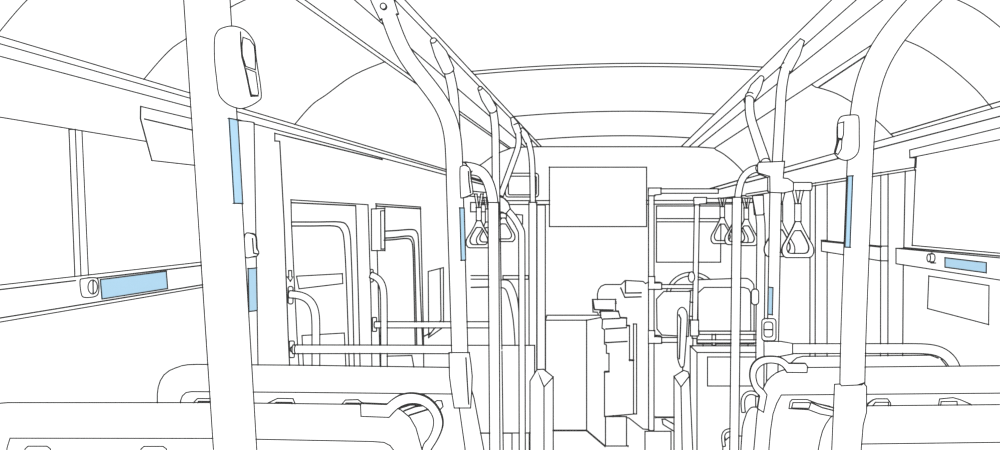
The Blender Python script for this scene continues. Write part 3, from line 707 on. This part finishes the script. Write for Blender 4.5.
s2 = seat('second left bench seat, holding the bent pole socket', [(163, 640), (163, 392), (163.9, 385), (166, 378.6), (169.5, 373), (175, 368.6), (181.5, 365.8), (188, 364.7), (196, 364.4), (300, 365.2), (450, 367.4), (461, 370), (468, 378), (474, 398), (483.5, 448), (492, 500), (492, 640)],
          [(186, 640), (180.5, 401), (182.3, 396), (186, 392.6), (191.5, 391.6), (300, 392.4), (452, 394), (458.5, 403), (465, 448), (470, 640)], 1.70, ZP, 163, 488)
s3 = seat('nearest right bench seat with a hook clip beside the pole socket', [(822, 700), (816, 470), (818.5, 448), (820.2, 439.5), (822.5, 431), (825.8, 424), (830, 418), (840, 409), (852, 406), (868, 405.8), (1000, 404.6), (1075, 404), (1075, 700)],
          [(856, 700), (861, 444), (1060, 441.6), (1060, 700)], 1.17, ZP, 820, 1060)
s4 = seat('second right bench seat with the curled grip handle', [(742, 640), (748, 500), (754, 448), (757, 414), (761, 395), (763.6, 387.5), (767, 381), (771, 376.7), (776, 373), (781, 370.8), (787, 369), (793, 368.1), (800, 367.6), (1000, 365.7), (1040, 365.5), (1040, 640)],
          [(764, 640), (769, 448), (770.6, 430), (773, 414), (776.6, 403.5), (781.3, 395), (1040, 392.8), (1040, 640)], 1.70, ZP, 752, 1030)
s5 = seat('third right bench seat, top edge just below the horizontal rail', [(787, 560), (788.5, 372), (791, 363), (796.5, 358), (803, 356.3), (870, 355.8), (930, 355.2), (938, 358), (943, 364), (945, 380), (945.5, 560)], None, 2.30, .12, 790, 944)
def clip(root, outline, inner, Y):
    c_ = part(root, 'coat_clip', slab(outline, Y, .008), WHITE)
    if inner: part(c_, 'clip_slot', slab(inner, Y - .002, .006), WHITE)
clip(s1, [(266, 410), (268, 403), (277.5, 398.4), (293, 398.6), (295, 403.5), (295, 410)], [(270, 408), (276, 402.2), (292, 402.4), (292, 408)], 1.18)
clip(s1, [(341, 410), (342, 404), (345.5, 400), (358, 399.6), (363, 403.5), (363, 410)], [(343, 408), (346, 403), (359, 403.2), (361, 408)], 1.18)
clip(s2, [(192, 407), (194, 402), (197.5, 398.5), (236, 398.8), (236, 407)], [(196.5, 406), (198.5, 401.3), (233, 401.6), (233, 406)], 1.645)
clip(s1, [(23, 470), (25, 449), (28, 446.2), (47, 446.2), (50.5, 449), (50.5, 470)], None, 1.135)
clip(s1, [(139, 470), (141, 449), (144, 446.4), (163, 446.4), (166.5, 449), (166.5, 470)], None, 1.135)
clip(s3, [(866, 412), (868, 404), (873, 400), (876, 398.8), (887.5, 398.8), (890.6, 403), (890.6, 412)], [(869, 410), (875.5, 402.3), (888.5, 402.3), (888.5, 410)], 1.18)
clip(s3, [(937.5, 412), (939.5, 399), (953, 397.6), (960, 399.6), (971, 404.3), (975, 412)], [(940, 410), (941.2, 401.6), (957, 401.4), (957.6, 410)], 1.18)
g = part(s3, 'clip_arm', slab([(789, 408.6), (790, 402), (792, 399.5), (807, 399.5), (818, 403.8), (834, 408), (834, 416.6), (820, 414), (808.6, 409.7)], 1.12, .012), WHITE)
part(g, 'clip_slot', slab([(791.6, 408), (793, 402.6), (809.5, 402.6), (810.5, 404), (809, 408.2)], 1.117, .006), WHITE)
part(g, 'arm_seam', seam([(811, 402.5), (822, 407.5), (834, 410.6)], 1.12), WHITE)
# looped handles
o_out = [tuple(p) for p in sm([(386.5, 404.6), (391, 400.6), (397, 396.6), (403, 394.4), (410, 393.4), (418, 394.2), (426, 397), (433, 402.2), (438.6, 409.5), (442, 418), (442.4, 426), (440, 434), (436, 442), (431.5, 449)], 3)]
o_in = [tuple(p) for p in sm([(421, 456), (423.6, 444.5), (428, 439), (432, 431), (433.6, 423), (432.4, 416), (428, 409.5), (422, 405.4), (415.5, 403.6), (408, 404), (401, 406.6), (395, 411), (389, 417.4)], 3)]
part(s1, 'corner_handle', hook([(360.5, 403.6)] + o_out + [(428, 456)] + o_in + [(361, 416.4)], 1.12), WHITE, ang=50)
part(s1, 'hook', slab([(437, 400.5), (441.5, 400.8), (443, 406.5), (440.5, 409.3), (434, 408), (435, 402)], 1.16, .01), WHITE)
part(s1, 'hook_seam', seam([(399, 408.5), (410, 405), (420, 404.6)], 1.145), WHITE)
part(s1, 'hook_seam', seam([(404, 411), (415, 406.8), (424, 405.5)], 1.145), WHITE)
part(s1, 'hook_seam', seam([(409, 415.5), (428, 409.5)], 1.145), WHITE)
o_in = [tuple(p) for p in sm([(787, 372.4), (783.6, 367.6), (779, 364.4), (771, 363), (763.5, 364.4), (758.2, 368.6), (756, 374), (756.4, 380), (758.6, 385.4), (764, 390.3)], 3)]
o_out = [tuple(p) for p in sm([(759.6, 396), (755, 390.8), (751.8, 384.5), (750, 376.5), (751, 368), (755, 361.6), (762, 357.4), (771, 356.4), (779, 357.2), (784.6, 359.8), (789, 363.5)], 3)]
part(s4, 'corner_handle', hook([(805.4, 363.6), (807.6, 366.6), (807, 372.6)] + o_in + [(767, 394.8), (763.6, 412.3), (757.6, 408.6)] + o_out, 1.62), WHITE, ang=50)
s6 = thing('bus_seat', 'narrow seat side with small curled handle behind the curled grip', 'seat', base_at(748, 448, 2.6, 0))
part(s6, 'seat_back', slab([tuple(p) for p in sm([(737, 600), (741, 448), (745, 418), (750, 408.5), (754, 407)], 3)] + [(775, 407), (775, 600)], 2.82, .03), SOFT, ang=50)
part(s6, 'corner_handle', tubepx([(743.5, 412, 2.78), (742.6, 399, 2.78), (746.5, 393, 2.78), (753, 392, 2.78), (758, 395, 2.78)], w=3.6), WHITE)
s7 = thing('bus_seat', 'sliver of a seat corner left of the quarter-circle pipe pole, low down', 'seat', base_at(728, 448, 3.0, 0))
part(s7, 'seat_back', slab([tuple(p) for p in sm([(722.6, 600), (722.8, 448), (726, 440), (731, 436)], 3)] + [(745, 436), (745, 600)], 3.05, .03), SOFT, ang=50)
part(s7, 'corner_handle', tubepx([(724, 446, 3.0), (722.8, 436, 3.0), (725, 430.6, 3.0), (732, 430, 3.0)], w=3.0), WHITE)

# =================================================================== LIGHT
w = bpy.data.worlds.new('daylight'); sc.world = w; w.use_nodes = True
w.node_tree.nodes['Background'].inputs[0].default_value = (1, 1, 1, 1)
w.node_tree.nodes['Background'].inputs[1].default_value = 1.0
sc.view_settings.view_transform = 'Standard'; sc.view_settings.look = 'None'
sc.view_settings.gamma = 1.0; sc.view_settings.use_curve_mapping = False
sc.view_settings.exposure = 0.45
sc.cycles.max_bounces = 64; sc.cycles.diffuse_bounces = 64; sc.cycles.transparent_max_bounces = 16
sc.cycles.use_denoising = True

# ------------------------------------------------------------- ink drawing
sc.render.use_freestyle = True
sc.render.line_thickness_mode = 'ABSOLUTE'; sc.render.line_thickness = 1.0
vl = sc.view_layers[0]; vl.use_freestyle = True
fs = vl.freestyle_settings
fs.crease_angle = math.radians(134); fs.use_smoothness = True
ls = fs.linesets.new('ink')
ls.select_silhouette = True; ls.select_border = True; ls.select_crease = False
ls.select_edge_mark = True; ls.select_contour = False; ls.select_external_contour = False
st = ls.linestyle
st.thickness = 1.4; st.color = (.03, .03, .03); st.caps = 'ROUND'
